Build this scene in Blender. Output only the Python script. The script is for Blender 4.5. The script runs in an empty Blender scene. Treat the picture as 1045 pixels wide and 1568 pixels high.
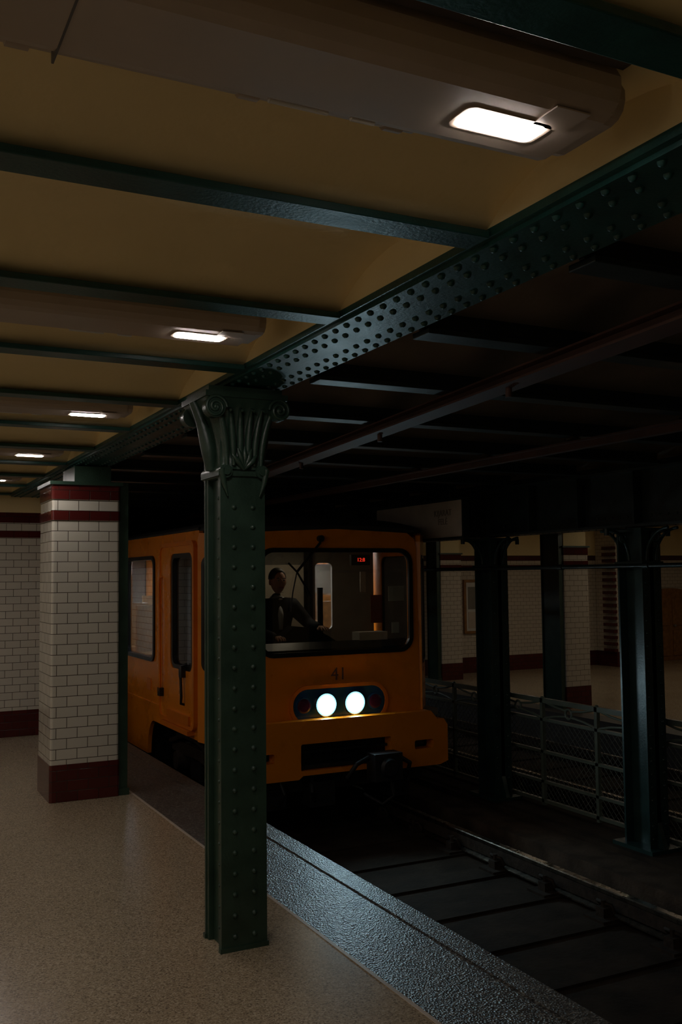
import bpy, bmesh, math, random
from mathutils import Vector, Matrix
random.seed(3)
S=bpy.context.scene
COL=S.collection
try:
    S.view_settings.view_transform='Standard'
    S.view_settings.look='None'
except Exception as e: print(e)

# ------------------------------------------------------------------ helpers
class MB:
    def __init__(s): s.v=[];s.f=[];s.m=[];s.sm=[]
    def add(s,vs,fs,mat=0,smooth=False):
        o=len(s.v); s.v+=[tuple(v) for v in vs]
        for f in fs:
            s.f.append([i+o for i in f]); s.m.append(mat); s.sm.append(smooth)
    def box(s,x0,x1,y0,y1,z0,z1,mat=0):
        vs=[(x0,y0,z0),(x1,y0,z0),(x1,y1,z0),(x0,y1,z0),(x0,y0,z1),(x1,y0,z1),(x1,y1,z1),(x0,y1,z1)]
        s.add(vs,[(0,3,2,1),(4,5,6,7),(0,1,5,4),(1,2,6,5),(2,3,7,6),(3,0,4,7)],mat)
    def cyl(s,p0,p1,r0,r1=None,n=14,mat=0,smooth=True):
        p0=Vector(p0);p1=Vector(p1); r1=r0 if r1 is None else r1
        d=(p1-p0).normalized(); a=d.orthogonal().normalized(); b=d.cross(a)
        vs=[]
        for p,r in((p0,r0),(p1,r1)):
            for i in range(n):
                t=2*math.pi*i/n; vs.append(p+a*(r*math.cos(t))+b*(r*math.sin(t)))
        s.add(vs,[(i,(i+1)%n,n+(i+1)%n,n+i) for i in range(n)],mat,smooth)
        s.add(vs[:n],[list(range(n))[::-1]],mat); s.add(vs[n:],[list(range(n))],mat)
    def tube(s,pts,r,n=8,mat=0):
        pts=[Vector(p) for p in pts]; vs=[]; up=None
        for k,p in enumerate(pts):
            d=(pts[min(k+1,len(pts)-1)]-pts[max(k-1,0)]).normalized()
            if up is None: up=d.orthogonal().normalized()
            up=(up-d*up.dot(d)).normalized(); b=d.cross(up)
            rr=r[k] if isinstance(r,(list,tuple)) else r
            for i in range(n):
                t=2*math.pi*i/n; vs.append(p+up*(rr*math.cos(t))+b*(rr*math.sin(t)))
        fs=[]
        for k in range(len(pts)-1):
            for i in range(n): fs.append((k*n+i,k*n+(i+1)%n,(k+1)*n+(i+1)%n,(k+1)*n+i))
        s.add(vs,fs,mat,True)
        s.add(vs[:n],[list(range(n))[::-1]],mat); s.add(vs[-n:],[list(range(n))],mat)
    def dome(s,c,ax,r,mat=0,n=8):
        c=Vector(c); d=Vector(ax).normalized(); a=d.orthogonal().normalized(); b=d.cross(a)
        vs=[]
        for rr,h in((1,0),(.8,.5),(.4,.8)):
            for i in range(n):
                t=2*math.pi*i/n; vs.append(c+d*(h*r)+a*(r*rr*math.cos(t))+b*(r*rr*math.sin(t)))
        fs=[]
        for k in range(2):
            for i in range(n): fs.append((k*n+i,k*n+(i+1)%n,(k+1)*n+(i+1)%n,(k+1)*n+i))
        fs.append(tuple(range(2*n,3*n)))
        s.add(vs,fs,mat,True)
    def ell(s,c,rx,ry,rz,mat=0,nu=16,nv=10,z0=-1.0,fn=None):
        vs=[];fs=[]
        for j in range(nv+1):
            ph=-math.pi/2+math.pi*j/nv
            for i in range(nu):
                t=2*math.pi*i/nu
                p=Vector((math.cos(ph)*math.cos(t),math.cos(ph)*math.sin(t),max(z0,math.sin(ph))))
                if fn: p=fn(p)
                vs.append((c[0]+rx*p.x,c[1]+ry*p.y,c[2]+rz*p.z))
        for j in range(nv):
            for i in range(nu): fs.append((j*nu+i,j*nu+(i+1)%nu,(j+1)*nu+(i+1)%nu,(j+1)*nu+i))
        s.add(vs,fs,mat,True)
    def prism(s,poly,fn,a,b,mat=0,smooth=False):
        n=len(poly)
        vs=[fn(u,v,a) for u,v in poly]+[fn(u,v,b) for u,v in poly]
        s.add(vs,[(i,(i+1)%n,n+(i+1)%n,n+i) for i in range(n)],mat,smooth)
        s.add(vs[:n],[list(range(n))[::-1]],mat); s.add(vs[n:],[list(range(n))],mat)
    def plate(s,outer,holes,th,M,mat=0):
        cu=bpy.data.curves.new('c','CURVE'); cu.dimensions='2D'; cu.fill_mode='BOTH'; cu.extrude=th/2
        for loop in [outer]+holes:
            sp=cu.splines.new('POLY'); sp.points.add(len(loop)-1)
            for p,q in zip(sp.points,loop): p.co=(q[0],q[1],0,1)
            sp.use_cyclic_u=True
        ob=bpy.data.objects.new('tmp',cu); COL.objects.link(ob)
        dg=bpy.context.evaluated_depsgraph_get()
        me=bpy.data.meshes.new_from_object(ob.evaluated_get(dg))
        vs=[M@v.co for v in me.vertices]; fs=[list(p.vertices) for p in me.polygons]
        s.add(vs,fs,mat)
        bpy.data.objects.remove(ob); bpy.data.meshes.remove(me); bpy.data.curves.remove(cu)
    def make(s,name,mats,parent=None,bevel=0,seg=2,merge=True):
        me=bpy.data.meshes.new(name); me.from_pydata(s.v,[],s.f)
        for m in mats: me.materials.append(m)
        for p,mi,sm in zip(me.polygons,s.m,s.sm): p.material_index=mi; p.use_smooth=sm
        bm=bmesh.new(); bm.from_mesh(me)
        if merge: bmesh.ops.remove_doubles(bm,verts=bm.verts,dist=1e-5)
        bmesh.ops.recalc_face_normals(bm,faces=bm.faces); bm.to_mesh(me); bm.free()
        ob=bpy.data.objects.new(name,me); COL.objects.link(ob)
        if parent: ob.parent=parent
        if bevel:
            b=ob.modifiers.new('bevel','BEVEL'); b.width=bevel; b.segments=seg; b.limit_method='ANGLE'; b.angle_limit=math.radians(40)
        return ob

def empty(name,loc=(0,0,0)):
    e=bpy.data.objects.new(name,None); e.location=loc; COL.objects.link(e); return e
def rr(x0,x1,y0,y1,r,n=6):
    o=[]
    for cx,cy,a in((x1-r,y1-r,0),(x0+r,y1-r,90),(x0+r,y0+r,180),(x1-r,y0+r,270)):
        for i in range(n+1):
            t=math.radians(a+90*i/n); o.append((cx+r*math.cos(t),cy+r*math.sin(t)))
    return o
def M_xz(y): return Matrix(((1,0,0,0),(0,0,-1,y),(0,1,0,0),(0,0,0,1)))
def M_yz(x): return Matrix(((0,0,1,x),(1,0,0,0),(0,1,0,0),(0,0,0,1)))

# ------------------------------------------------------------------ materials
def nm(name):
    m=bpy.data.materials.new(name); m.use_nodes=True
    nt=m.node_tree; b=nt.nodes['Principled BSDF']; return m,nt,b
def c4(c): return (c[0],c[1],c[2],1)
def pbr(name,col,rough=.5,metal=0,var=.2,scale=6,bump=0,bscale=60,rvar=.1,dirt=None,spec=.5):
    m,nt,b=nm(name); N=nt.nodes; L=nt.links
    geo=N.new('ShaderNodeNewGeometry')
    no=N.new('ShaderNodeTexNoise'); no.inputs['Scale'].default_value=scale; no.inputs['Detail'].default_value=6
    L.new(geo.outputs['Position'],no.inputs['Vector'])
    rp=N.new('ShaderNodeValToRGB'); rp.color_ramp.elements[0].position=.3; rp.color_ramp.elements[1].position=.7
    d=dirt if dirt else [c*(1-var) for c in col]
    rp.color_ramp.elements[0].color=c4(d); rp.color_ramp.elements[1].color=c4([min(1,c*(1+var*.4)) for c in col])
    L.new(no.outputs['Fac'],rp.inputs['Fac']); L.new(rp.outputs['Color'],b.inputs['Base Color'])
    mr=N.new('ShaderNodeMapRange'); mr.inputs['To Min'].default_value=max(.02,rough-rvar); mr.inputs['To Max'].default_value=min(1,rough+rvar)
    L.new(no.outputs['Fac'],mr.inputs['Value']); L.new(mr.outputs['Result'],b.inputs['Roughness'])
    b.inputs['Metallic'].default_value=metal
    b.inputs['Specular IOR Level'].default_value=spec
    if bump:
        n2=N.new('ShaderNodeTexNoise'); n2.inputs['Scale'].default_value=bscale; n2.inputs['Detail'].default_value=3
        L.new(geo.outputs['Position'],n2.inputs['Vector'])
        bp=N.new('ShaderNodeBump'); bp.inputs['Strength'].default_value=bump; bp.inputs['Distance'].default_value=.01
        L.new(n2.outputs['Fac'],bp.inputs['Height']); L.new(bp.outputs['Normal'],b.inputs['Normal'])
    return m
def tile(name,c1,c2,mort,rough=.13):
    m,nt,b=nm(name); N=nt.nodes; L=nt.links
    geo=N.new('ShaderNodeNewGeometry'); sx=N.new('ShaderNodeSeparateXYZ'); L.new(geo.outputs['Position'],sx.inputs[0])
    ad=N.new('ShaderNodeMath'); ad.operation='ADD'; L.new(sx.outputs[0],ad.inputs[0]); L.new(sx.outputs[1],ad.inputs[1])
    cb=N.new('ShaderNodeCombineXYZ'); L.new(ad.outputs[0],cb.inputs[0]); L.new(sx.outputs[2],cb.inputs[1])
    br=N.new('ShaderNodeTexBrick'); L.new(cb.outputs[0],br.inputs['Vector'])
    br.inputs['Scale'].default_value=1; br.inputs['Brick Width'].default_value=.15; br.inputs['Row Height'].default_value=.075
    br.inputs['Mortar Size'].default_value=.003; br.inputs['Mortar Smooth'].default_value=.3
    br.inputs['Color1'].default_value=c4(c1); br.inputs['Color2'].default_value=c4(c2); br.inputs['Mortar'].default_value=c4(mort)
    L.new(br.outputs['Color'],b.inputs['Base Color'])
    b.inputs['Roughness'].default_value=rough
    bp=N.new('ShaderNodeBump'); bp.inputs['Strength'].default_value=.6; bp.inputs['Distance'].default_value=.004; bp.invert=True
    L.new(br.outputs['Fac'],bp.inputs['Height'])
    n2=N.new('ShaderNodeTexNoise'); n2.inputs['Scale'].default_value=14; L.new(geo.outputs['Position'],n2.inputs['Vector'])
    b2=N.new('ShaderNodeBump'); b2.inputs['Strength'].default_value=.12; b2.inputs['Distance'].default_value=.01
    L.new(n2.outputs['Fac'],b2.inputs['Height']); L.new(bp.outputs['Normal'],b2.inputs['Normal']); L.new(b2.outputs['Normal'],b.inputs['Normal'])
    return m
def speckle(name,base,dark,light,rough,scale,bump=0):
    m,nt,b=nm(name); N=nt.nodes; L=nt.links
    geo=N.new('ShaderNodeNewGeometry')
    vo=N.new('ShaderNodeTexVoronoi'); vo.inputs['Scale'].default_value=scale; L.new(geo.outputs['Position'],vo.inputs['Vector'])
    sp=N.new('ShaderNodeSeparateColor'); L.new(vo.outputs['Color'],sp.inputs[0])
    rp=N.new('ShaderNodeValToRGB'); e=rp.color_ramp.elements
    e[0].position=0; e[0].color=c4(dark); e[1].position=.9; e[1].color=c4(light)
    k=e.new(.35); k.color=c4(base); k=e.new(.7); k.color=c4([x*1.08 for x in base])
    L.new(sp.outputs[0],rp.inputs['Fac'])
    no=N.new('ShaderNodeTexNoise'); no.inputs['Scale'].default_value=1.3; no.inputs['Detail'].default_value=3; L.new(geo.outputs['Position'],no.inputs['Vector'])
    mr=N.new('ShaderNodeMapRange'); mr.inputs['To Min'].default_value=.88; mr.inputs['To Max'].default_value=1.08; L.new(no.outputs['Fac'],mr.inputs['Value'])
    mx=N.new('ShaderNodeMix'); mx.data_type='RGBA'; mx.blend_type='MULTIPLY'; mx.inputs[0].default_value=1
    L.new(rp.outputs['Color'],mx.inputs[6]); L.new(mr.outputs['Result'],mx.inputs[7]); L.new(mx.outputs[2],b.inputs['Base Color'])
    m2=N.new('ShaderNodeMapRange'); m2.inputs['To Min'].default_value=rough-.03; m2.inputs['To Max'].default_value=rough+.04; L.new(no.outputs['Fac'],m2.inputs['Value'])
    L.new(m2.outputs['Result'],b.inputs['Roughness'])
    if bump:
        bp=N.new('ShaderNodeBump'); bp.inputs['Strength'].default_value=bump; bp.inputs['Distance'].default_value=.006
        L.new(vo.outputs['Distance'],bp.inputs['Height']); L.new(bp.outputs['Normal'],b.inputs['Normal'])
    return m
def emis(name,col,st):
    m,nt,b=nm(name); b.inputs['Base Color'].default_value=c4(col)
    b.inputs['Emission Color'].default_value=c4(col); b.inputs['Emission Strength'].default_value=st; return m
def glass(name,tint=(.6,.6,.6),refl=.12):
    m,nt,b=nm(name); N=nt.nodes; L=nt.links; out=N['Material Output']
    tr=N.new('ShaderNodeBsdfTransparent'); tr.inputs[0].default_value=c4(tint)
    gl=N.new('ShaderNodeBsdfGlossy'); gl.inputs['Roughness'].default_value=.03
    fr=N.new('ShaderNodeLayerWeight'); fr.inputs[0].default_value=.35
    ma=N.new('ShaderNodeMath'); ma.operation='MULTIPLY_ADD'; ma.inputs[1].default_value=.5; ma.inputs[2].default_value=refl*.6
    L.new(fr.outputs['Fresnel'],ma.inputs[0])
    mx=N.new('ShaderNodeMixShader'); L.new(ma.outputs[0],mx.inputs[0]); L.new(tr.outputs[0],mx.inputs[1]); L.new(gl.outputs[0],mx.inputs[2]); L.new(mx.outputs[0],out.inputs[0])
    return m

TW=tile('white_metro_tile',(.60,.57,.48),(.55,.525,.445),(.11,.09,.07))
TP=tile('far_white_tile',(.56,.49,.40),(.52,.455,.375),(.14,.11,.08))
TR=tile('oxblood_tile',(.085,.012,.010),(.065,.010,.009),(.03,.015,.012))
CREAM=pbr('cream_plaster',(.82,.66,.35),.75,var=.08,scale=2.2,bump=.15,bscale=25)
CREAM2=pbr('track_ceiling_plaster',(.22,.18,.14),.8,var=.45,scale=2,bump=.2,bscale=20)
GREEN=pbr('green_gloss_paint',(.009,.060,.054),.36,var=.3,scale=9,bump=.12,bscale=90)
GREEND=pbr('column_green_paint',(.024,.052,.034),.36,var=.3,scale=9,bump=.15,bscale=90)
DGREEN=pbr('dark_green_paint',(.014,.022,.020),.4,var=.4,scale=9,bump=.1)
BROWN=pbr('brown_steel',(.075,.032,.022),.6,var=.4,scale=6)
FLOOR=speckle('terrazzo_floor',(.35,.275,.18),(.16,.12,.08),(.50,.41,.29),.22,170)
BAND=speckle('granite_edge_band',(.06,.056,.05),(.02,.02,.02),(.20,.20,.18),.34,110,bump=.9)
PAVE=pbr('platform_strip_grey',(.07,.062,.052),.5,var=.25,scale=20,bump=.2)
CONC=pbr('sooty_concrete',(.042,.030,.021),.95,var=.5,scale=4,bump=.6,bscale=30,spec=.15)
CONC2=pbr('brown_ballast_kerb',(.085,.060,.043),.95,var=.5,scale=5,bump=.6,bscale=40,spec=.15)
RAIL=pbr('rail_steel',(.40,.34,.28),.28,metal=1,var=.2,scale=20)
RUST=pbr('rusty_fastening',(.04,.028,.02),.8,var=.5,scale=20,bump=.3,spec=.2)
BLACK=pbr('black_undercarriage',(.014,.014,.015),.5,var=.4,scale=10)
RUB=pbr('black_rubber',(.008,.008,.009),.35,var=.2)
ORANGE=pbr('orange_train_paint',(.84,.255,.008),.28,var=.08,scale=3,spec=.5)
ORANGE2=pbr('orange_trim_paint',(.75,.20,.006),.35,var=.1)
NAVY=pbr('navy_glow_panel',(.015,.075,.18),.22,var=.1)  # navy paint, blue lifted in the base colour for the headlights' glow
ROOFM=pbr('roof_grey',(.02,.018,.017),.7,var=.4)
INT=pbr('interior_cream',(.55,.48,.38),.55,var=.1)
CABG=pbr('cab_grey',(.20,.18,.15),.6,var=.2)
GLASS=glass('windscreen_glass',(.85,.86,.82),.05)
GLASS2=glass('side_window_glass',(.74,.80,.84),.40)
HOUS=pbr('luminaire_housing_paint',(.40,.32,.25),.55,var=.08)
HOUSD=pbr('luminaire_dark_trim',(.08,.065,.055),.5)
LAMP=emis('luminaire_diffuser',(1,.91,.86),72)
LAMPF=emis('far_luminaire_diffuser',(1,.86,.66),82)
FILLGLOBE=emis('added_fill_globe',(1,.88,.70),10)  # emission for the added fill globes on the left wall
HEAD=emis('headlight_lens',(.72,.95,1),22)
HEADGLOW=emis('headlight_glow_ring',(.28,.75,1),1.6)  # emissive ring standing in for the soft cyan glow round each lens
REDL=pbr('tail_lamp_red',(.06,.010,.035),.15)
LED=emis('led_red',(1,.04,.02),1.0)
TRAINL=emis('train_interior_lamp',(.92,.95,1),22)
CABFILL=emis('added_cab_fill',(1,.84,.64),8)  # added fill to brighten the cab behind the windscreen
CHROME=pbr('chrome_rim',(.5,.5,.5),.2,metal=1)
PAPER=pbr('white_paper',(.6,.58,.54),.7,var=.1)
REDP=pbr('red_notice',(.35,.03,.03),.6)
SIGNM=pbr('sign_enamel',(.50,.42,.34),.4,var=.15)
INK=pbr('sign_ink',(.24,.20,.16),.6)
NUMB=pbr('number_blue_grey',(.16,.08,.08),.5)
WOOD=pbr('stained_wood',(.30,.135,.035),.45,var=.35,scale=12)
UNIF=pbr('navy_uniform',(.014,.016,.026),.85,var=.2)
SHIRT=pbr('shirt_white',(.5,.5,.5),.8)
SKIN=pbr('skin',(.52,.28,.19),.5,var=.08)
HAIR=pbr('dark_hair',(.015,.010,.008),.6)
WIRE=pbr('grey_fence_wire',(.09,.10,.085),.45)
FENCE=pbr('fence_green_grey',(.12,.15,.12),.35)
GREENM=pbr('median_green_paint',(.016,.042,.038),.36,var=.35,scale=8,bump=.1)

# ------------------------------------------------------------------ room shell
RIBS=[-4.2,-3.3,-2.4,-1.5,-.62,.26,1.15,2.05,2.90,3.78,4.70,5.63,6.57,7.51,8.45,9.39,10.33]
RIBT=RIBS+[11.27+.94*i for i in range(8)]
mb=MB(); mb.box(-3.2,1.92,-5,10.6,-.2,0,0); mb.make('floor',[FLOOR])
mb=MB()
mb.box(1.92,2.40,-5,10.62,-.2,.0,0)
mb.box(2.33,2.45,-5,10.62,-.085,.004,0)
mb.box(1.903,1.92,-5,10.62,-.1,.002,1)
mb.box(2.30,2.36,-5,10.62,-.75,-.085,2)
mb.make('platform_edge',[BAND,SIGNM,CONC])
mb=MB(); mb.box(2.3,8.8,-5,19,-.9,-.74,0)
mb.box(5.12,5.5,-5,19,-.74,-.62,1)
mb.box(5.5,6.05,-5,19,-.74,-.58,0)
mb.make('floor_trackbed',[CONC,CONC2])
mb=MB(); mb.box(8.75,18,-5,19,-.5,-.3,0); mb.box(8.68,9.0,-5,19,-.74,-.298,1); mb.make('floor_far_platform',[FLOOR,PAVE])

def vault(mb,x0,x1,ribs,zb,rise,mat=0,n=12):
    for a,b in zip(ribs[:-1],ribs[1:]):
        vs=[]
        for i in range(n+1):
            t=i/n; y=a+(b-a)*t; z=zb+rise*(1-(2*t-1)**2)**.8 if 0<t<1 else zb
            vs+=[(x0,y,z),(x1,y,z)]
        mb.add(vs,[(2*i,2*i+1,2*i+3,2*i+2) for i in range(n)],mat,True)
mb=MB(); vault(mb,-3.2,1.46,RIBS,2.47,.13,0); mb.box(-3.2,1.6,-5,10.7,2.68,2.8,0)
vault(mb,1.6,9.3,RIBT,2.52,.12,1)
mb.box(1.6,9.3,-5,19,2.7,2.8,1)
mb.box(9.3,18,-5,19,2.60,2.8,0)
mb.box(1.45,1.47,-5,10.6,2.475,2.8,0)
mb.make('ceiling',[CREAM,CREAM2])

def bands(base,sh): return ((base,2.03+sh,0),(2.03+sh,2.10+sh,1),(2.10+sh,2.184+sh,0),(2.184+sh,2.29+sh,1))
def tilewall(name,x0,x1,y0,y1,zb,zt,base=.265,sh=0,mw=None):
    mb=MB()
    mb.box(x0,x1,y0,y1,zb,base,1)
    for a,b,m in bands(base,sh): mb.box(x0,x1,y0,y1,a,b,m)
    mb.box(x0,x1,y0,y1,2.29+sh,zt,2)
    return mb.make(name,[mw or TW,TR,CREAM])
tilewall('wall_back',-3.2,2.25,10.5,10.8,0,2.75)
tilewall('wall_left',-3.4,-3.2,-5,10.8,0,2.75)
mb=MB(); mb.box(-3.4,18,-5.2,-5,-.9,2.8,0); mb.make('wall_behind',[CREAM])
tilewall('wall_far_platform',9.0,18,15.9,16.2,-.3,2.6,0,-.32,TP)
mb=MB(); mb.box(18,18.2,-5,19,-.9,2.8,0); mb.make('wall_right',[TP])
mb=MB(); mb.box(-3.4,18.2,19,19.2,-.9,2.8,0); mb.make('wall_tunnel_end',[CONC])
tilewall('wall_tunnel_side',2.25,2.4,10.62,19,-.9,2.8)
mb=MB()
mb.box(13.95,15.0,15.3,15.89,-.3,2.59,0)
for i in range(17): mb.box(13.86,13.95,15.28,15.6,.0+i*.13,.065+i*.13,1)
mb.box(13.93,15.02,15.28,15.89,-.3,.0,1)
mb.make('wall_return_far',[TP,TR])

mb=MB()
for y in RIBS:
    mb.box(-3.2,1.44,y-.05,y+.05,2.455,2.475,0); mb.box(-3.2,1.44,y-.012,y+.012,2.47,2.6,0)
mb.make('ceiling_joists',[GREEN],bevel=.003)
mb=MB()
for y in RIBT:
    for (a,b) in((1.78,5.58),(5.86,9.04)):
        mb.box(a,b,y-.055,y+.055,2.44,2.46,0); mb.box(a,b,y-.012,y+.012,2.46,2.66,0)
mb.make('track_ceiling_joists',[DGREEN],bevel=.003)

def girder(name,x0,x1,z,y0,y1,mat,rows):
    mb=MB(); xm=(x0+x1)/2
    mb.box(x0,x1,y0,y1,z,z+.022,0)
    mb.box(x0+.02,x1-.02,y0,y1,z-.012,z,0)
    mb.box(xm-.05,xm+.05,y0,y1,z+.02,z+.3,0)
    mb.box(x1-.10,x1-.085,y0,y1,z+.02,z+.2,0)
    n=int((y1-y0)/.085)
    for r,x in enumerate(rows):
        for i in range(n):
            y=y0+.04+i*.085+(.042 if r%2 else 0)
            mb.dome((x,y,z-.012),(0,0,-1),.0125,0,6)
    return mb.make(name,[mat],merge=False)
girder('riveted_girder',1.445,1.765,2.462,-3,10.49,GREEN,[1.49,1.55,1.66,1.72])
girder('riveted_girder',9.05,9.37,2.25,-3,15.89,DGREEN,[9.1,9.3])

# ------------------------------------------------------------------ luminaires
def luminaire(yc,panels,x0,x1,z,lm):
    mb=MB()
    prof=[(-.14,0.045),(-.132,.022),(-.115,.007),(-.09,0),(.09,0),(.115,.007),(.132,.022),(.14,.045),(.14,.07),(.12,.105),(-.12,.105),(-.14,.07)]
    mb.prism(prof,lambda u,v,w:(w,yc+u,z+v),x0,x1,0)
    mb.prism([(u*.8,v*.8+.008) for u,v in prof],lambda u,v,w:(w,yc+u,z+v),x1,x1+.035,0)
    mb.box(x0,x1,yc-.17,yc-.145,z+.08,z+.12,1)
    for x in panels:
        mb.prism(rr(x-.100,x+.100,yc-.044,yc+.044,.022),lambda u,v,w:(u,v,w),z-.003,z+.001,0)
        mb.prism(rr(x-.088,x+.088,yc-.034,yc+.034,.016),lambda u,v,w:(u,v,w),z-.006,z-.003,2)
    mb.box(x1-1.004,x1-1.0,yc-.141,yc+.141,z-.001,z+.03,1)
    mb.cyl((x1-.62,yc+.11,z+.006),(x1-.5,yc+.11,z+.006),.007,n=8,mat=3)
    mb.cyl((x1-.45,yc+.11,z+.006),(x1-.40,yc+.11,z+.006),.007,n=8,mat=3)
    mb.box(x1-.13,x1-.05,yc-.11,yc-.03,z-.003,z,0)
    mb.cyl((x0,yc+.21,z+.075),(x1-.25,yc+.21,z+.075),.018,n=10,mat=0)
    for x in(x1-.3,x1-.62,x1-1.05): mb.cyl((x-.02,yc+.21,z+.075),(x+.02,yc+.21,z+.075),.024,n=10,mat=0)
    return mb.make('ceiling_luminaire',[HOUS,HOUSD,lm,PAPER],merge=False)
for y in(-2.05,-.25,1.50,3.33,5.19,7.07,8.95): luminaire(y,[1.11,-.9,-2.4],-3.1,1.29,2.47,LAMP)
for y in(3,6.5,9.8,13.2): luminaire(y,[10.2,12.0,14.2],9.5,15.5,2.49,LAMPF)
for y in(-2.6,.6,3.8,7.0):  # globes added out of view to brighten the vaults
    mb=MB()
    mb.cyl((-3.2,y,1.66),(-3.16,y,1.66),.07,n=20,mat=0); mb.tube([(-3.17,y,1.66),(-3.08,y,1.62),(-3.02,y,1.64),(-3.02,y,1.68)],.012,8,0)
    mb.cyl((-3.02,y,1.68),(-3.02,y,1.71),.05,n=16,mat=0)
    mb.ell((-3.02,y,1.81),.11,.11,.11,1,20,12)
    mb.make('added_wall_globe',[GREEND,FILLGLOBE],merge=False)

# ------------------------------------------------------------------ riveted columns
def capital(mb,cx,y0,y1,z0,z1,w0,w1,mat=0):
    H=z1-z0; n=14; cy=(y0+y1)/2; d=(y1-y0)/2
    def half(t): return w0/2+(w1-w0)/2*(t**2.0)
    def dep(t): return d+.012+.045*(t**2.5)
    m=24; vs=[]
    for k in range(n+1):
        t=k/n; hw=half(t); hd=dep(t); z=z0+H*t*.86
        per=[]
        for i in range(m): per.append(((-1+2*i/m)*hw,-hd))
        for i in range(m//2): per.append((hw,(-1+4*i/m)*hd))
        for i in range(m): per.append(((1-2*i/m)*hw,hd))
        for i in range(m//2): per.append((-hw,(1-4*i/m)*hd))
        N=len(per)
        for j,(a,b) in enumerate(per):
            wv=.5+.5*math.cos(j/N*2*math.pi*18); g=.014*wv*math.sin(math.pi*min(1,t*1.05+.02))
            s_=1-g/.1; vs.append((cx+a*s_,cy+b*s_,z))
    fs=[]
    for k in range(n):
        for j in range(N): fs.append((k*N+j,k*N+(j+1)%N,(k+1)*N+(j+1)%N,(k+1)*N+j))
    mb.add(vs,fs,mat,True); mb.add(vs[-N:],[list(range(N))],mat)
    hw=half(1)+.008; hd=dep(1)+.008
    mb.box(cx-hw,cx+hw,cy-hd,cy+hd,z1-.05,z1-.025,mat)
    mb.box(cx-hw+.02,cx+hw-.02,cy-hd+.02,cy+hd-.02,z1-.025,z1,mat)
    for sx in(-1,1):
        for sy in(-1,1):
            cxx=cx+sx*(hw-.042); cz=z1-.098
            mb.cyl((cxx,cy+sy*(hd-.04),cz),(cxx,cy+sy*(hd+.006),cz),.046,n=20,mat=mat)
            sp=[]
            for i in range(34):
                a=i/33*2*math.pi*2.1; r=.052*(1-i/33*.86)
                sp.append((cxx-sx*r*math.cos(a),cy+sy*(hd+.009),cz+r*math.sin(a)))
            mb.tube(sp,.0075,6,mat)
            mb.dome((cxx,cy+sy*(hd+.006),cz),(0,sy,0),.012,mat)
        pts=[(cx+sx*(half(t)+.008),cy,z0+H*t*.86) for t in[i/8 for i in range(9)]]
        mb.tube(pts,[.02,.028,.034,.036,.034,.03,.026,.024,.02],10,mat)
        for r,o in((.030,.012),(.018,.022)):
            mb.cyl((cx+sx*(w0/2-.02),cy-d-o-.01,z0-.01),(cx+sx*(w0/2-.02),cy+d+o+.01,z0-.01),r,n=16,mat=mat)
        mb.tube([(cx+sx*w0/2,cy-d-.02,z0),(cx+sx*(w0/2-.01),cy-d-.018,z0-.06),(cx+sx*(w0/2-.03),cy-d-.012,z0-.12)],[.016,.012,.003],8,mat)
    for sy in(-1,1):
        for u in(-.66,-.40,-.14,.14,.40,.66):
            pts=[];rad=[]
            for k in range(7):
                t=.05+.8*k/6
                pts.append((cx+u*half(t)*1.15,cy+sy*(dep(t)+.004),z0+H*t*.86)); rad.append(.008+.008*math.sin(math.pi*k/6))
            pts.append((cx+u*half(.9)*1.2,cy+sy*(dep(.9)+.024),z0+H*.70)); rad.append(.006)
            mb.tube(pts,rad,8,mat)
        for a in(-50,-25,0,25,50):
            t=math.radians(a)
            mb.tube([(cx,cy+sy*(d+.014),z0+.0),(cx+.045*math.sin(t),cy+sy*(d+.03),z0+.055*math.cos(t)),(cx+.075*math.sin(t),cy+sy*(d+.026),z0+.10*math.cos(t))],[.008,.014,.004],8,mat)
    mb.box(cx-w0/2-.012,cx+w0/2+.012,cy-d-.012,cy+d+.012,z0-.03,z0-.008,mat)

def riv_column(name,x0,x1,y0,y1,zb,zt,mat,capw,caph):
    mb=MB(); g=.028
    mb.box(x0,x1,y0,y0+.016,zb,zt-.03,0); mb.box(x0,x1,y1-.016,y1,zb,zt-.03,0)
    mb.box(x0+g,x1-g,y0+.01,y1-.01,zb,zt-.03,0)
    mb.box(x0+.004,x1-.004,y0+.016,y0+.045,zb,zt-.05,0); mb.box(x0+.004,x1-.004,y1-.045,y1-.016,zb,zt-.05,0)
    z=zb+.06
    while z<zt-caph-.08:
        for sx in(.3,.72):
            x=x0+(x1-x0)*sx
            mb.dome((x,y0,z),(0,-1,0),.0125); mb.dome((x,y1,z),(0,1,0),.0125)
        z+=.088
    z=zb+.1
    while z<zt-caph-.1:
        mb.dome((x0+.004,y0+.03,z),(-1,0,0),.009,0,6); mb.dome((x1-.004,y0+.03,z),(1,0,0),.009,0,6); z+=.088
    mb.box(x0-.006,x1+.006,y0-.006,y0+.02,zb,zb+.02,0); mb.box(x0-.006,x1+.006,y1-.02,y1+.006,zb,zb+.02,0)
    capital(mb,(x0+x1)/2,y0,y1,zt-caph,zt,x1-x0,capw)
    return mb.make(name,[mat],merge=False)
for y in(4.05,.5,-3.0): riv_column('riveted_column',1.445,1.655,y,y+.22,0,2.436,GREEND,.37,.36)

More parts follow.
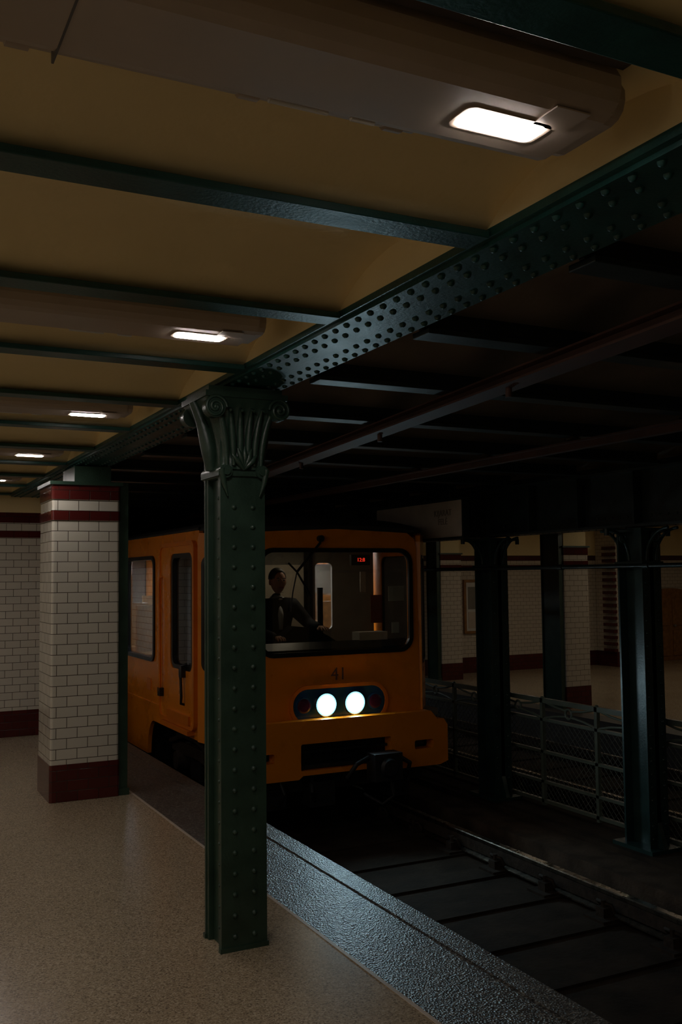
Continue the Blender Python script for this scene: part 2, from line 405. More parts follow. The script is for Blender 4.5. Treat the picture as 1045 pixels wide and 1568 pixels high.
# ------------------------------------------------------------------ tiled piers
def pier(x0,x1,y0,y1,zb,base,sh,ztop,steel,mw):
    mb=MB()
    for a,b,m in ((zb,base,1),)+bands(base,sh):
        e=.006 if m==1 else 0
        mb.prism(rr(x0-e,x1+e,y0-e,y1+e,.018,3),lambda u,v,w:(u,v,w),a,b,m)
    mb.box(x0-.02,x1+.02,y0-.02,y1+.02,2.29+sh,2.315+sh,2)
    if sh==0: mb.box(1.47,1.74,y0+.03,y1-.03,2.315,ztop,2)
    else: mb.box(x0+.02,x1-.02,y0+.02,y1-.02,2.315+sh,ztop,3)
    sx=x1 if steel>0 else x0
    a,b=(sx,sx+.07) if steel>0 else(sx-.07,sx)
    zs=2.315 if sh==0 else ztop
    mb.box(a,b,y0+.02,y0+.04,zb,zs,2); mb.box(a,b,y1-.04,y1-.02,zb,zs,2); mb.box(a+.02,b-.02,y0+.03,y1-.03,zb,zs,2)
    mb.box(a-.01,b+.01,y0+.005,y0+.02,zb,zb+.05,2)
    return mb.make('tiled_pier',[mw,TR,GREEND,CREAM])
pier(1.305,1.80,7.28,7.78,0,.265,0,2.435,1,TW)
pier(9.07,9.52,11.0,11.45,-.3,0,-.32,2.22,-1,TP)
pier(9.55,10.0,15.0,15.4,-.3,0,-.32,2.22,-1,TP)
pier(9.07,9.52,6.9,7.35,-.3,0,-.32,2.22,-1,TP)

# ------------------------------------------------------------------ median colonnade
mb=MB()
mb.box(5.60,5.84,-3,18.9,1.97,1.99,0); mb.box(5.712,5.728,-3,18.9,1.99,2.50,0); mb.box(5.60,5.84,-3,18.9,2.42,2.44,0)
mb.box(5.66,5.712,-3,18.9,1.99,2.0,0)
y=-2.9
while y<18.5:
    mb.box(5.62,5.712,y-.008,y+.008,1.99,2.44,0); mb.box(5.728,5.82,y-.008,y+.008,1.99,2.44,0)
    y+=.68
for i in range(160):
    mb.dome((5.69,-2+i*.09,1.97),(0,0,-1),.008,0,6); mb.dome((5.712,-2+i*.09,2.06),(-1,0,0),.012,0,6)
mb.make('median_girder',[DGREEN],merge=False)
def med_col(yc):
    mb=MB(); x0,x1=5.62,5.82; y0,y1=yc-.14,yc+.14
    zb=-.58
    mb.box(x0,x1,y0,y0+.018,zb,1.94,0); mb.box(x0,x1,y1-.018,y1,zb,1.94,0); mb.box(x0+.08,x1-.08,y0,y1,zb,1.94,0)
    mb.box(x0+.05,x1-.05,y0+.018,y0+.04,zb,1.94,0)
    mb.box(x0-.06,x1+.06,y0-.08,y1+.08,zb,zb+.03,0)
    for sy in(-1,1):
        yy=y0 if sy<0 else y1
        mb.prism([(yy,zb+.03),(yy+sy*.07,zb+.03),(yy,zb+.22)],lambda a,b,w:(w,a,b),5.70,5.74,0)
    z=zb+.1
    while z<1.7:
        for x in(x0+.035,x1-.035):
            mb.dome((x,y0,z),(0,-1,0),.012); mb.dome((x,y1,z),(0,1,0),.012)
        z+=.1
    mb.box(x0-.03,x1+.03,y0-.03,y1+.03,1.93,1.958,0); mb.box(x0-.015,x1+.015,y0-.015,y1+.015,1.66,1.69,0)
    for sy in(-1,1):
        yy=y0 if sy<0 else y1
        pts=[(5.72,yy+sy*.24*(1-math.cos(math.pi/2*k/12)),1.70+.25*math.sin(math.pi/2*k/12)) for k in range(13)]
        for ox in(-.05,.05): mb.tube([(p[0]+ox,p[1],p[2]) for p in pts],.013,8,0)
        for (cy,cz,r) in((.05,1.89,.04),(.12,1.915,.026)):
            mb.tube([(5.72,yy+sy*cy+r*math.cos(a),cz+r*math.sin(a)) for a in[2*math.pi*i/16 for i in range(17)]],.008,6,0)
    for sx in(-1,1):
        xx=x0 if sx<0 else x1
        pts=[(xx+sx*.22*(1-math.cos(math.pi/2*k/10)),yc,1.70+.25*math.sin(math.pi/2*k/10)) for k in range(11)]
        mb.tube(pts,.013,8,0)
        mb.tube([(xx+sx*.06+.035*math.cos(a),yc,1.88+.035*math.sin(a)) for a in[2*math.pi*i/16 for i in range(17)]],.008,6,0)
        mb.box(min(xx,xx+sx*.24),max(xx,xx+sx*.24),yc-.015,yc+.015,1.945,1.957,0)
        mb.cyl((xx+sx*.23,yc,1.90),(xx+sx*.23,yc,1.95),.02,n=10)
    return mb.make('median_column',[GREENM],merge=False)
for y in(-.15,1.9,3.95,6.0,8.05,10.1,12.15,14.2): med_col(y)
mb=MB(); mb.cyl((5.55,-3,1.655),(5.55,18.9,1.655),.018,n=10)
for i in range(20):
    mb.cyl((5.55,-2.5+i*1.03-.03,1.655),(5.55,-2.5+i*1.03+.03,1.655),.026,n=10)
for y in(-.15,1.9,3.95,6.0,8.05,10.1,12.15,14.2): mb.box(5.55,5.60,y-.02,y+.02,1.645,1.665)
mb.make('cable_conduit',[DGREEN],merge=False)

# ------------------------------------------------------------------ fence
mb=MB(); FX=5.92
for z,t in((.40,.022),(.22,.013),(-.08,.013),(-.36,.013),(-.54,.015)):
    mb.box(FX-.018,FX+.018,-3,18,z-t,z+t,0)
ys=[6.02-.76*12+.76*i for i in range(28)]
for a in ys:
    mb.box(FX-.018,FX+.018,a-.018,a+.018,-.58,.42,0)
    mb.dome((FX,a,.42),(0,0,1),.022)
for a in ys:
    c=a+.38
    if c>17.5: continue
    R=.045
    mb.tube([(FX,c+R*math.cos(t),.31+R*math.sin(t)) for t in[2*math.pi*i/16 for i in range(17)]],.012,6,0)
    for sy in(-1,1):
        for sz in(-1,1):
            mb.tube([(FX,c+sy*R*.8,.31+sz*R*.6),(FX,c+sy*.2,.31+sz*.045),(FX,c+sy*.355,.31+sz*.078)],.011,6,0)
for z0,z1 in((-.53,-.37),(-.35,-.09),(-.07,.21)):
    h=z1-z0; y=1.0
    while y<13:
        mb.cyl((FX+.006,y,z0),(FX+.006,y+h,z1),.003,n=3,mat=1); mb.cyl((FX+.006,y+h,z0),(FX+.006,y,z1),.003,n=3,mat=1)
        y+=.065
mb.make('track_fence',[FENCE,WIRE],merge=False)

# ------------------------------------------------------------------ railway tracks
def rail(mb,x,zt):
    p=[(-.075,-.15),(.075,-.15),(.075,-.14),(.012,-.12),(.010,-.04),(.034,-.03),(.034,-.006),(.026,0),(-.026,0),(-.034,-.006),(-.034,-.03),(-.010,-.04),(-.012,-.12),(-.075,-.14)]
    mb.prism(p,lambda u,v,w:(x+u,w,zt+v),-4.9,18.9,0)
    mb.box(x-.0345,x-.010,-4.9,18.9,zt-.12,zt-.035,1)
for xc in(3.98,7.42):
    mb=MB()
    for s_ in(-.7175,.7175):
        rail(mb,xc+s_,-.56)
        y=-2.2
        while y<13:
            x=xc+s_
            mb.box(x-.20,x+.20,y-.10,y+.10,-.735,-.705,1)
            for sd in(-1,1):
                mb.box(x+sd*.10-.045,x+sd*.10+.045,y-.04,y+.04,-.71,-.645,1)
                mb.cyl((x+sd*.11,y,-.65),(x+sd*.11,y,-.60),.018,n=6,mat=1,smooth=False)
                mb.tube([(x+sd*.06,y-.05,-.68),(x+sd*.10,y-.07,-.62),(x+sd*.10,y+.07,-.62),(x+sd*.06,y+.05,-.68)],.012,6,1)
            y+=.62
    y=-2.2
    while y<13:
        mb.box(xc-1.05,xc+1.05,y-.12,y+.12,-.76,-.722,2); y+=.62
    mb.make('railway_track',[RAIL,RUST,CONC],merge=False)

mb=MB(); mb.box(3.955,4.005,-3,18.9,2.36,2.40,0); mb.box(3.93,4.03,-3,18.9,2.40,2.41,0)
for y in RIBT[1:]:
    mb.cyl((3.98,y,2.40),(3.98,y,2.44),.03,n=12,mat=1); mb.cyl((3.98,y,2.42),(3.98,y,2.43),.045,n=12,mat=1)
mb.make('overhead_conductor_rail',[BROWN,RUST],merge=False)
mb=MB()
a=Vector((2.22,1.2,0)); b=Vector((3.0,8.2,0)); d=(b-a).normalized(); nrm=Vector((d.y,-d.x,0))
def bx(mb,o0,o1,z0,z1):
    vs=[]
    for z in(z0,z1):
        for p in(a+nrm*o0,a+nrm*o1,b+nrm*o1,b+nrm*o0): vs.append((p.x,p.y,z))
    mb.add(vs,[(0,3,2,1),(4,5,6,7),(0,1,5,4),(1,2,6,5),(2,3,7,6),(3,0,4,7)],0)
bx(mb,-.06,.06,2.38,2.39); bx(mb,-.008,.008,2.39,2.43); bx(mb,-.05,.05,2.43,2.438)
for k in range(5):
    p=a+(b-a)*(k+.5)/5
    mb.cyl((p.x,p.y,2.34),(p.x,p.y,2.39),.014,n=8)
mb.make('ceiling_cable_trough',[BROWN],merge=False)

# ------------------------------------------------------------------ hanging sign
sg=empty('hanging_station_sign',(5.22,8.6,2.14))
mb=MB()
mb.plate(rr(-.86,.86,-.19,.19,.015),[],.05,M_yz(0)); mb.plate(rr(-.87,.87,-.20,.20,.02),[rr(-.845,.845,-.175,.175,.015)],.07,M_yz(0),1)
for y in(-.6,.6): mb.cyl((0,y,.19),(0,y,.31),.012,n=8,mat=1)
mb.make('board',[SIGNM,DGREEN],parent=sg)
def text(body,size,M,mat,parent,name,ext=.002):
    cu=bpy.data.curves.new(name,'FONT'); cu.body=body; cu.size=size; cu.extrude=ext; cu.align_x='CENTER'; cu.align_y='CENTER'
    o=bpy.data.objects.new('t',cu); COL.objects.link(o)
    me=bpy.data.meshes.new_from_object(o.evaluated_get(bpy.context.evaluated_depsgraph_get()))
    bpy.data.objects.remove(o)
    me.transform(M); me.materials.append(mat)
    ob=bpy.data.objects.new(name,me); COL.objects.link(ob); ob.parent=parent; return ob
Mt=Matrix(((0,0,-1,-.028),(-1,0,0,-.50),(0,1,0,.02),(0,0,0,1)))
text('KIJARAT\nFELÉ',.085,Mt,INK,sg,'lettering')

def poster(x0,x1,z0,z1,y):
    mb=MB(); mb.plate(rr(x0,x1,z0,z1,.01),[rr(x0+.05,x1-.05,z0+.05,z1-.05,.005)],.05,M_xz(y-.025),0)
    mb.box(x0+.04,x1-.04,y-.03,y,z0+.04,z1-.04,1)
    mb.box(x0+.1,x1-.1,y-.036,y-.03,z0+.45*(z1-z0),z1-.14,2); mb.box(x0+.1,(x0+x1)/2-.02,y-.036,y-.03,z0+.1,z0+.4*(z1-z0),3)
    mb.box((x0+x1)/2+.02,x1-.1,y-.036,y-.03,z0+.1,z0+.4*(z1-z0),2)
    mb.make('framed_notice_board',[WOOD,PAPER,CABG,SIGNM])
poster(10.62,11.24,.46,1.50,15.897)
mb=MB()
dx0,dx1,dy=15.45,16.5,15.9
mb.box(dx0,dx1,dy-.06,dy-.002,-.3,1.12,0)
arch=[(dx0,1.12)]+[((dx0+dx1)/2-.525*math.cos(math.pi*i/12),1.12+.14*math.sin(math.pi*i/12)) for i in range(1,12)]+[(dx1,1.12)]
mb.prism(arch,lambda u,v,w:(u,w,v),dy-.06,dy-.002,0)
for a,b in((dx0+.08,dx0+.48),(dx0+.57,dx1-.08)):
    for c,e in((-.2,.35),(.45,1.05)): mb.box(a,b,dy-.085,dy-.06,c,e,0)
mb.cyl(((dx0+dx1)/2+.08,dy-.12,.45),((dx0+dx1)/2+.08,dy-.06,.45),.03,mat=1)
mb.make('door_1',[WOOD,CHROME],bevel=.008)

# ------------------------------------------------------------------ TRAIN
T=empty('subway_train',(3.98,8.0,-.56))
W=1.17; FW=.86; TY=.45
def tm(mb,name,mats,bevel=0): return mb.make(name,mats,parent=T,bevel=bevel,merge=False)
WSx0,WSx1,WSz0,WSz1=-.76,.76,1.47,2.39
mb=MB()
outer=[(-FW,.62),(FW,.62)]+[(FW-.02,2.40),(FW-.04,2.50),(FW-.12,2.56),(0,2.59),(-FW+.12,2.56),(-FW+.04,2.50),(-FW+.02,2.40)]
mb.plate(outer,[rr(WSx0,WSx1,WSz0,WSz1,.12)],.05,M_xz(.02),0)
tm(mb,'front_panel',[ORANGE],.006)
mb=MB()
mb.plate(rr(WSx0-.025,WSx1+.025,WSz0-.025,WSz1+.025,.14),[rr(WSx0+.015,WSx1-.015,WSz0+.015,WSz1-.015,.11)],.03,M_xz(-.01),0)
tm(mb,'window_seal',[RUB],.003)
mb=MB(); mb.plate(rr(-.47,.47,.86,1.16,.15,8),[],.02,M_xz(-.012),0)
tm(mb,'headlight_panel',[NAVY],.003)
mb=MB(); mb.plate(rr(-.50,.50,.83,1.19,.18,8),[rr(-.465,.465,.865,1.155,.14,8)],.04,M_xz(-.012),0); tm(mb,'headlight_surround',[ORANGE2],.008)
mb=MB(); mb.plate(rr(WSx0,WSx1,WSz0,WSz1,.12),[],.008,M_xz(.0),0); tm(mb,'windscreen',[GLASS])
mb=MB()
for x in(-.145,.145):
    mb.cyl((x,-.02,1.01),(x,-.045,1.01),.112,.108,28,1); mb.cyl((x,-.045,1.01),(x,-.048,1.01),.100,.098,28,4); mb.cyl((x,-.048,1.01),(x,-.055,1.01),.084,.075,28,0)
for x in(-.36,.36):
    mb.cyl((x,-.02,1.01),(x,-.035,1.01),.08,.078,24,3); mb.cyl((x,-.035,1.01),(x,-.040,1.01),.065,.05,24,2)
tm(mb,'headlights',[HEAD,CHROME,REDL,NAVY,HEADGLOW])
mb=MB()
out=[(-1.06,.43),(-.97,.40),(-.47,.40),(-.43,.43),(.43,.43),(.47,.40),(.97,.40),(1.06,.43),(1.06,.76),(1.02,.82),(.95,.82),(.88,.90),(-.88,.90),(-.95,.82),(-1.02,.82),(-1.06,.76)]
mb.plate(out,[rr(-.45,.45,.47,.70,.015,2),rr(.70,.90,.56,.64,.015,2),rr(-.90,-.70,.56,.64,.015,2)],.12,M_xz(-.10),0)
for s_ in(-1,1):
    mb.box(s_*1.03-.03,s_*1.03+.03,-.1,.45,.43,.74,0)
    mb.box(min(s_*.84,s_*1.04),max(s_*.84,s_*1.04),-.06,.44,.75,.81,0)
mb.box(-.87,.87,-.06,.01,.82,.89,0)
tm(mb,'bumper',[ORANGE],.012)
mb=MB()
mb.box(-1.0,1.0,-.02,.1,.45,.8,0)
mb.box(-.44,.44,-.12,-.06,.48,.51,1); mb.box(-.44,.44,-.10,-.06,.61,.63,0)
tm(mb,'bumper_recess',[RUB,BLACK])
mb=MB()
mb.cyl((.28,.1,.42),(.28,-.32,.42),.06,n=14); mb.box(.14,.42,-.42,-.26,.36,.60); mb.cyl((.28,-.43,.48),(.28,-.46,.48),.09,.07,18)
mb.tube([(.14,-.3,.56),(0,-.34,.52),(-.06,-.28,.40),(.02,-.1,.33)],.022,8); mb.tube([(.42,-.3,.56),(.55,-.32,.48),(.56,-.25,.36),(.5,-.1,.32)],.022,8)
mb.tube([(.34,-.34,.36),(.36,-.36,.22),(.28,-.30,.14),(.2,-.1,.2)],.018,8)
mb.box(-.35,-.1,-.12,.2,.14,.36); mb.tube([(-.3,-.05,.4),(-.34,-.15,.28),(-.3,-.1,.18)],.02,8)
for x in(-.62,.62):
    mb.tube([(x,-.05,.42),(x+.03,-.12,.28),(x,-.06,.18),(x-.04,.1,.16)],.018,8); mb.box(x-.1,x+.1,.0,.3,.12,.30)
mb.box(-.9,.9,.05,.4,.25,.45)
tm(mb,'coupler',[BLACK],.01)
L=math.hypot(W-FW,TY)
def Mch(s_):
    u=Vector(((W-FW)*s_/L,TY/L,0)); o=Vector((FW*s_,0,0)); n=Vector((u.y*s_,-u.x*s_,0))
    return Matrix(((u.x,0,n.x,o.x),(u.y,0,n.y,o.y),(0,1,0,0),(0,0,0,1)))
mb=MB();mg=MB();ms=MB()
for s_ in(-1,1):
    o=[(0,.62),(L,.70),(L,2.50),(L-.02,2.56),(.02,2.54),(0,2.48)]
    win=rr(.13,L-.06,1.33,2.34,.07)
    mb.plate(o,[win],.045,Mch(s_),0); mg.plate(win,[],.008,Mch(s_),0)
    ms.plate(rr(.115,L-.045,1.315,2.355,.08),[rr(.145,L-.075,1.345,2.325,.06)],.06,Mch(s_),0)
tm(mb,'cab_corner',[ORANGE],.004)
tm(mg,'cab_corner_glass',[GLASS2]); tm(ms,'cab_corner_seal',[RUB])
LEN=10.6
wins=[(1.88,2.98),(3.15,4.3),(5.75,6.9),(7.05,8.2),(8.35,9.5)]
def botline():
    pts=[(TY,.70),(1.92,.70)]
    for k in range(1,7):
        t=math.pi/2*k/6; pts.append((1.92+.22*math.sin(t),.70-.36*(1-math.cos(t))))
    return pts+[(2.2,.34),(LEN,.34)]
mb=MB();mg=MB();ms=MB()
for s_ in(-1,1):
    x=s_*(W-.02)
    holes=[rr(.60,1.22,1.33,2.36,.08)]+[rr(a,b,1.32,2.37,.09) for a,b in wins]
    mb.plate(botline()+[(LEN,2.60),(TY,2.60)],holes,.04,M_yz(x),0)
    for (a,b) in[(.60,1.22)]+wins:
        mg.plate(rr(a,b,1.32,2.37,.085),[],.008,M_yz(s_*(W-.015)),0)
        ms.plate(rr(a-.02,b+.02,1.30,2.39,.10),[rr(a+.02,b-.02,1.34,2.35,.07)],.05,M_yz(s_*(W-.005)),0)
    mb.plate(rr(.51,1.58,.80,2.47,.07),[rr(.57,1.25,1.30,2.39,.09)],.03,M_yz(s_*(W+.012)),0)
    mb.plate(rr(.49,1.60,.78,2.50,.08),[rr(.525,1.565,.815,2.46,.07)],.05,M_yz(s_*(W+.015)),1)
    mb.box(x-.03 if s_<0 else x,x if s_<0 else x+.03,1.62,LEN,.86,.885,0)
    mb.box(min(s_*(W+.0),s_*(W+.07)),max(s_*(W+.0),s_*(W+.07)),.58,1.45,.735,.775,1)
    mb.box(min(s_*(W+.0),s_*(W+.05)),max(s_*(W+.0),s_*(W+.05)),.62,1.3,.82,.90,1)
    mb.plate(rr(2.0,2.14,1.0,1.12,.01,2),[],.02,M_yz(s_*(W+.0)),1)
tm(mb,'body_side',[ORANGE,ORANGE2],.005)
tm(mg,'side_glass',[GLASS2]); tm(ms,'side_window_seal',[RUB])
mb=MB()
for s_ in(-1,1):
    x=s_*(W+.06)
    for y,z0,z1 in((1.50,1.02,2.18),(.80,.98,1.36)):
        mb.tube([(s_*W,y,z1),(x,y+.01,z1-.02),(x,y+.02,z1-.08),(x,y,(z0+z1)/2),(x,y-.01,z0+.08),(x,y,z0+.02),(s_*W,y,z0)],.013,8,0 if y>1 else 1)
    mb.box(min(s_*W,x+s_*.01),max(s_*W,x+s_*.01),1.46,1.54,1.0,1.08,1); mb.box(min(s_*W,x+s_*.01),max(s_*W,x+s_*.01),.76,.84,1.24,1.34,1)
tm(mb,'door_handles',[ORANGE2,RUB])
mb=MB()
prof=[(-W,2.58)]+[(-W*math.cos(math.pi*k/14),2.60+.13*math.sin(math.pi*k/14)) for k in range(1,14)]+[(W,2.58)]
mb.prism(prof,lambda u,v,w:(u,w,v),TY,LEN,0,True)
n=len(prof); sc=(FW-.02)/W
vs=[(u*sc,.0,2.57+(v-2.58)*.35) for u,v in prof]+[(u,TY,v) for u,v in prof]
mb.add(vs,[(i,(i+1)%n,n+(i+1)%n,n+i) for i in range(n)],0,True); mb.add(vs[:n],[list(range(n))],0)
mb.box(-.5,.5,1.0,2.2,2.70,2.76,0)
for s_ in(-1,1): mb.cyl((s_*(W-.01),TY,2.60),(s_*(W-.01),LEN,2.60),.018,n=8)
tm(mb,'roof',[ROOFM])
mb=MB()
mb.tube([(-.18,-.03,2.50),(-.20,-.06,2.46),(-.30,-.05,2.34),(-.42,-.035,2.20)],.012,8); mb.tube([(-.50,-.03,2.28),(-.42,-.035,2.20),(-.28,-.03,1.98)],.009,6)
mb.cyl((-.18,0,2.50),(-.18,-.05,2.50),.03)
mb.tube([(-.42,-.035,2.20),(-.46,-.03,2.02),(-.48,-.03,1.85)],.006,6)
tm(mb,'windscreen_wiper',[RUB])
mb=MB()
mb.box(-1.12,1.12,.1,LEN,.82,.88,1)
mb.box(-1.10,1.10,TY,LEN,2.50,2.54,0)
mb.box(-.8,.8,.1,TY,2.50,2.54,1)
mb.plate([(-1.1,.88),(1.1,.88),(1.1,2.5),(-1.1,2.5)],[rr(.40,.60,1.6,2.3,.05)],.03,M_xz(1.35),1)
mb.plate(rr(-.26,.24,.9,2.28,.04),[],.03,M_xz(1.29),0)
mb.plate(rr(-.9,-.4,1.3,2.2,.04),[],.03,M_xz(1.29),0)
mb.box(.27,.31,1.2,1.34,.9,2.45,3)
mb.box(.05,.09,.5,.54,1.4,2.05,3)
mb.box(-1.1,1.1,LEN-.05,LEN,.5,2.55,1)
mb.prism([(.06,1.30),(.06,1.50),(.16,1.56),(.50,1.52),(.55,1.46),(.55,.95),(.30,.90),(.10,1.0)],lambda u,v,w:(w,u,v),-.80,.80,3)
mb.prism([(-.45,1.52),(-.40,1.62),(-.30,1.70),(-.12,1.68),(.05,1.60),(.16,1.53)],lambda u,v,w:(u,w,v),.30,.46,3)
mb.box(.3,.6,.15,.3,1.54,1.63,2)
for i in range(6):
    y=2.5+i*1.2
    for s_ in(-1,1):
        mb.box(min(s_*.62,s_*1.08),max(s_*.62,s_*1.08),y,y+.42,1.25,1.33,4); mb.box(min(s_*.62,s_*1.08),max(s_*.62,s_*1.08),y+.42,y+.48,1.25,1.85,4)
for i in range(4): mb.cyl((-.45,2.2+i*1.7,.88),(-.45,2.2+i*1.7,2.5),.016,n=10,mat=5)
tm(mb,'interior',[INT,CABG,PAPER,RUB,WOOD,CHROME])
mb=MB(); mb.box(-.12,.12,1.7,LEN-.3,2.485,2.498,0); mb.box(-.1,.1,.62,.78,2.485,2.498,1); tm(mb,'interior_lamp',[TRAINL,CABFILL])  # passenger strip lamp, plus the added cab fill panel
mb=MB()
mb.box(.36,.48,.03,.034,1.72,1.98,1); mb.box(.55,.72,.03,.034,1.92,2.06,0); mb.box(.50,.56,.5,.51,2.0,2.2,0); mb.box(.58,.66,.03,.034,1.62,1.72,0)
mb.box(.26,.46,.22,.26,2.26,2.36,2)
tm(mb,'cab_notices',[PAPER,REDP,RUB])
Mx=Matrix(((1,0,0,.36),(0,0,-1,.215),(0,1,0,2.31),(0,0,0,1)))
text('12:8',.05,Mx,LED,T,'led_display')
Mx=Matrix(((1,0,0,0),(0,0,-1,-.006),(0,1,0,1.27),(0,0,0,1)))
text('41',.16,Mx,NUMB,T,'fleet_number')
mb=MB()
for yb in(1.15,8.8):
    for dy in(-.5,.5):
        for s_ in(-.7175,.7175):
            mb.cyl((s_-.06,yb+dy,.33),(s_+.06,yb+dy,.33),.33,n=28); mb.cyl((s_-.09,yb+dy,.33),(s_+.09,yb+dy,.33),.12,n=16,mat=1)
        mb.cyl((-.9,yb+dy,.33),(.9,yb+dy,.33),.06,n=12)
    for s_ in(-1,1):
        a,b=sorted((s_*.86,s_*.98))
        mb.box(a,b,yb-.75,yb+.75,.40,.52,1)
        for dy in(-.5,.5):
            mb.cyl((s_*.86,yb+dy,.33),(s_*1.02,yb+dy,.33),.11,.09,16,1)
            for q in(-.16,.16):
                for k in range(5): mb.cyl((s_*.92,yb+dy+q,.42+k*.045),(s_*.92,yb+dy+q,.445+k*.045),.05,.05,12,0)
        mb.box(a,b,yb-.15,yb+.15,.22,.42,0)
        mb.tube([(s_*1.0,yb-.7,.5),(s_*1.02,yb-.2,.62),(s_*1.02,yb+.2,.62),(s_*1.0,yb+.7,.5)],.03,8,1)
mb.box(-1.0,1.0,.3,LEN,.60,.84,0); mb.box(-1.05,1.05,2.3,7.6,.22,.6,0)
tm(mb,'bogies',[BLACK,RUST],.006)
mb=MB()
for k in range(3): mb.box(-.5+k*.35,-.3+k*.35,1.5,1.9,2.72,2.80,0)
tm(mb,'roof_equipment',[ROOFM])
for x in(-.145,.145):
    ld=bpy.data.lights.new('headlight_beam','SPOT'); ld.energy=14; ld.color=(.5,.84,1); ld.spot_size=math.radians(120); ld.spot_blend=1; ld.shadow_soft_size=.06
    lo=bpy.data.objects.new('headlight_beam',ld); COL.objects.link(lo); lo.parent=T; lo.location=(x,-.16,1.01); lo.rotation_euler=(math.radians(78),0,math.radians(180))

# ------------------------------------------------------------------ driver
D=empty('train_driver',(3.66,8.70,.02))
def skinned(name,verts,edges,rad,mat,root=0,sub=2):
    me=bpy.data.meshes.new(name); me.from_pydata(verts,edges,[]); me.materials.append(mat)
    ob=bpy.data.objects.new(name,me); COL.objects.link(ob); ob.parent=D
    sk=ob.modifiers.new('skin','SKIN'); sk.use_smooth_shade=True
    for i,r in enumerate(rad):
        rr_=r if isinstance(r,tuple) else(r,r)
        me.skin_vertices[0].data[i].radius=rr_
    me.skin_vertices[0].data[root].use_root=True
    ss=ob.modifiers.new('sub','SUBSURF'); ss.levels=sub; ss.render_levels=sub
    return ob
V=[(0,0,.80),(0,-.01,.97),(0,-.02,1.15),(0,-.03,1.29),(0,-.035,1.37),(0,-.04,1.43),
   (-.17,-.02,1.30),(-.22,-.10,1.06),(-.14,-.34,1.02),
   (.17,-.03,1.30),(.29,-.14,1.12),(.30,-.34,1.10),
   (-.10,-.05,.80),(-.13,-.42,.80),(-.13,-.38,.42),
   (.10,-.05,.80),(.13,-.42,.80),(.13,-.38,.42)]
E=[(0,1),(1,2),(2,3),(3,4),(4,5),(3,6),(6,7),(7,8),(3,9),(9,10),(10,11),(0,12),(12,13),(13,14),(0,15),(15,16),(16,17)]
R=[(.15,.12),(.14,.11),(.16,.12),(.14,.10),.06,.05,(.085,.085),.06,.040,(.085,.085),.06,.040,.095,.07,.05,.095,.07,.05]
skinned('body',V,E,R,UNIF)
def hand(name,w,dx):
    vs=[w];es=[];rs=[.028]
    vs.append((w[0]+dx*.01,w[1]-.05,w[2]-.005)); es.append((0,1)); rs.append(.036)
    for k,(o,l) in enumerate(((-.032,.060),(-.011,.072),(.011,.068),(.032,.052))):
        b=len(vs)
        vs+= [(w[0]+o,w[1]-.085,w[2]),(w[0]+o*1.1,w[1]-.085-l*.5,w[2]-.006),(w[0]+o*1.15,w[1]-.085-l*.85,w[2]-.03)]
        es+=[(1,b),(b,b+1),(b+1,b+2)]; rs+=[.010,.009,.008]
    b=len(vs); s_=-1 if dx>0 else 1
    vs+=[(w[0]+s_*.045,w[1]-.05,w[2]-.01),(w[0]+s_*.055,w[1]-.085,w[2]-.02)]; es+=[(1,b),(b,b+1)]; rs+=[.011,.009]
    skinned(name,vs,es,rs,SKIN,0,1)
hand('hand_left',(-.14,-.35,1.02),-1); hand('hand_right',(.30,-.35,1.10),1)
mb=MB(); mb.tube([(0,-.095,1.30),(0,-.125,1.22),(0,-.13,1.08)],[.022,.03,.02],8,0); mb.tube([(.06*math.cos(t),-.045+.055*math.sin(t),1.375+.012*math.sin(t)) for t in[2*math.pi*i/16 for i in range(17)]],.014,8,0); mb.make('shirt_collar',[SHIRT],parent=D)
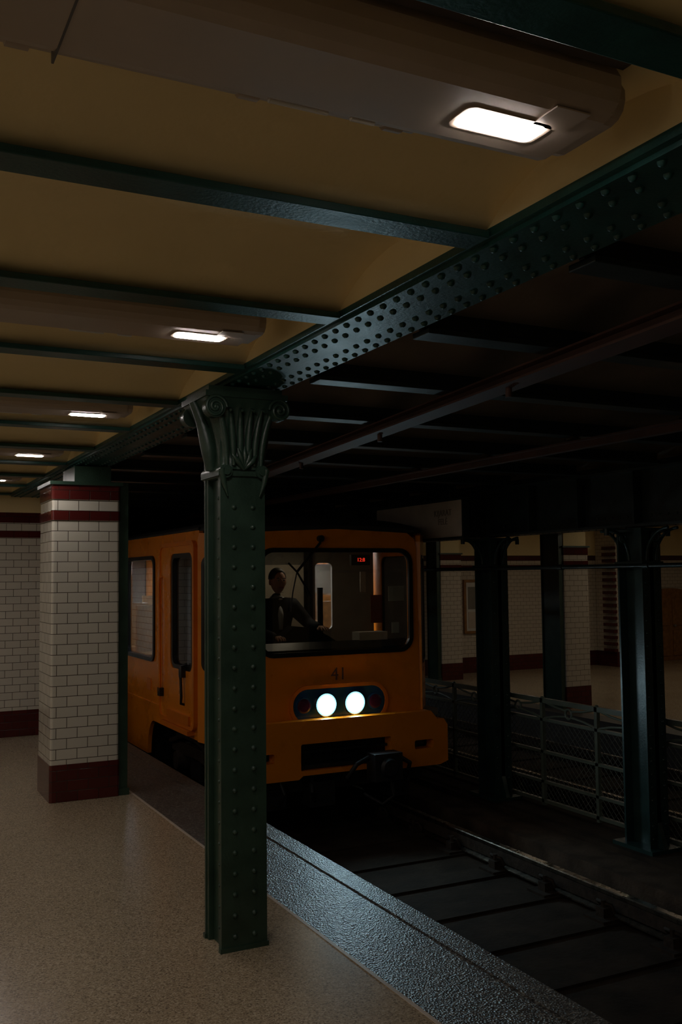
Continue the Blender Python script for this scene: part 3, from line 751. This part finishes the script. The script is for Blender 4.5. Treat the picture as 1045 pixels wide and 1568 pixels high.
def headfn(p):
    q=p.copy()
    if q.z<-.1: k=1-.32*min(1,(-.1-q.z)); q.x*=k
    if q.y<0: q.y*=.92
    if q.y>0 and q.z<-.3: q.y*=.75
    return q
mb=MB(); hc=(0,-.06,1.535)
mb.ell(hc,.078,.097,.120,0,24,18,fn=headfn)
mb.tube([(0,-.148,1.55),(0,-.168,1.52),(0,-.160,1.508)],[.008,.014,.010],8,0)
for s_ in(-1,1):
    mb.ell((s_*.079,-.055,1.53),.010,.020,.032,0,10,8)
    mb.ell((s_*.03,-.142,1.545),.012,.008,.008,1,10,6); mb.ell((s_*.03,-.149,1.545),.005,.004,.005,2,8,6)
    mb.tube([(s_*.045,-.142,1.563),(s_*.03,-.151,1.567),(s_*.014,-.151,1.563)],.004,6,2)
mb.tube([(-.022,-.141,1.478),(0,-.149,1.476),(.022,-.141,1.478)],.006,8,3)
mb.ell((0,-.045,1.568),.084,.100,.100,2,24,14,z0=-.15,fn=lambda p:Vector((p.x,max(p.y,-.72) if p.z<.45 else p.y,p.z)))
ho=mb.make('head',[SKIN,SHIRT,HAIR,REDP],parent=D,merge=False)
mb=MB(); mb.box(-.22,.22,-.2,.22,.66,.72,0); mb.box(-.2,.2,.17,.25,.7,1.32,0); mb.cyl((0,0,.30),(0,0,.68),.05); mb.make('driver_seat',[RUB],parent=D,bevel=.03)

# ------------------------------------------------------------------ world + camera
w=bpy.data.worlds.new('w'); S.world=w; w.use_nodes=True
w.node_tree.nodes['Background'].inputs[0].default_value=(1,.85,.65,1); w.node_tree.nodes['Background'].inputs[1].default_value=.01
f=1494.
Y=Vector((-752,-106,-f)).normalized(); X=Vector((2978,-66,-f)); X=(X-Y*X.dot(Y)).normalized(); Z=X.cross(Y)
R3=Matrix((X,Y,Z))
cam=bpy.data.cameras.new('camera'); co=bpy.data.objects.new('camera',cam); COL.objects.link(co)
co.matrix_world=Matrix.Translation((0,0,1.6))@R3.to_4x4()
cam.sensor_fit='VERTICAL'; cam.sensor_height=36; cam.lens=f/1568*36; cam.clip_start=.02; cam.clip_end=200
S.camera=co
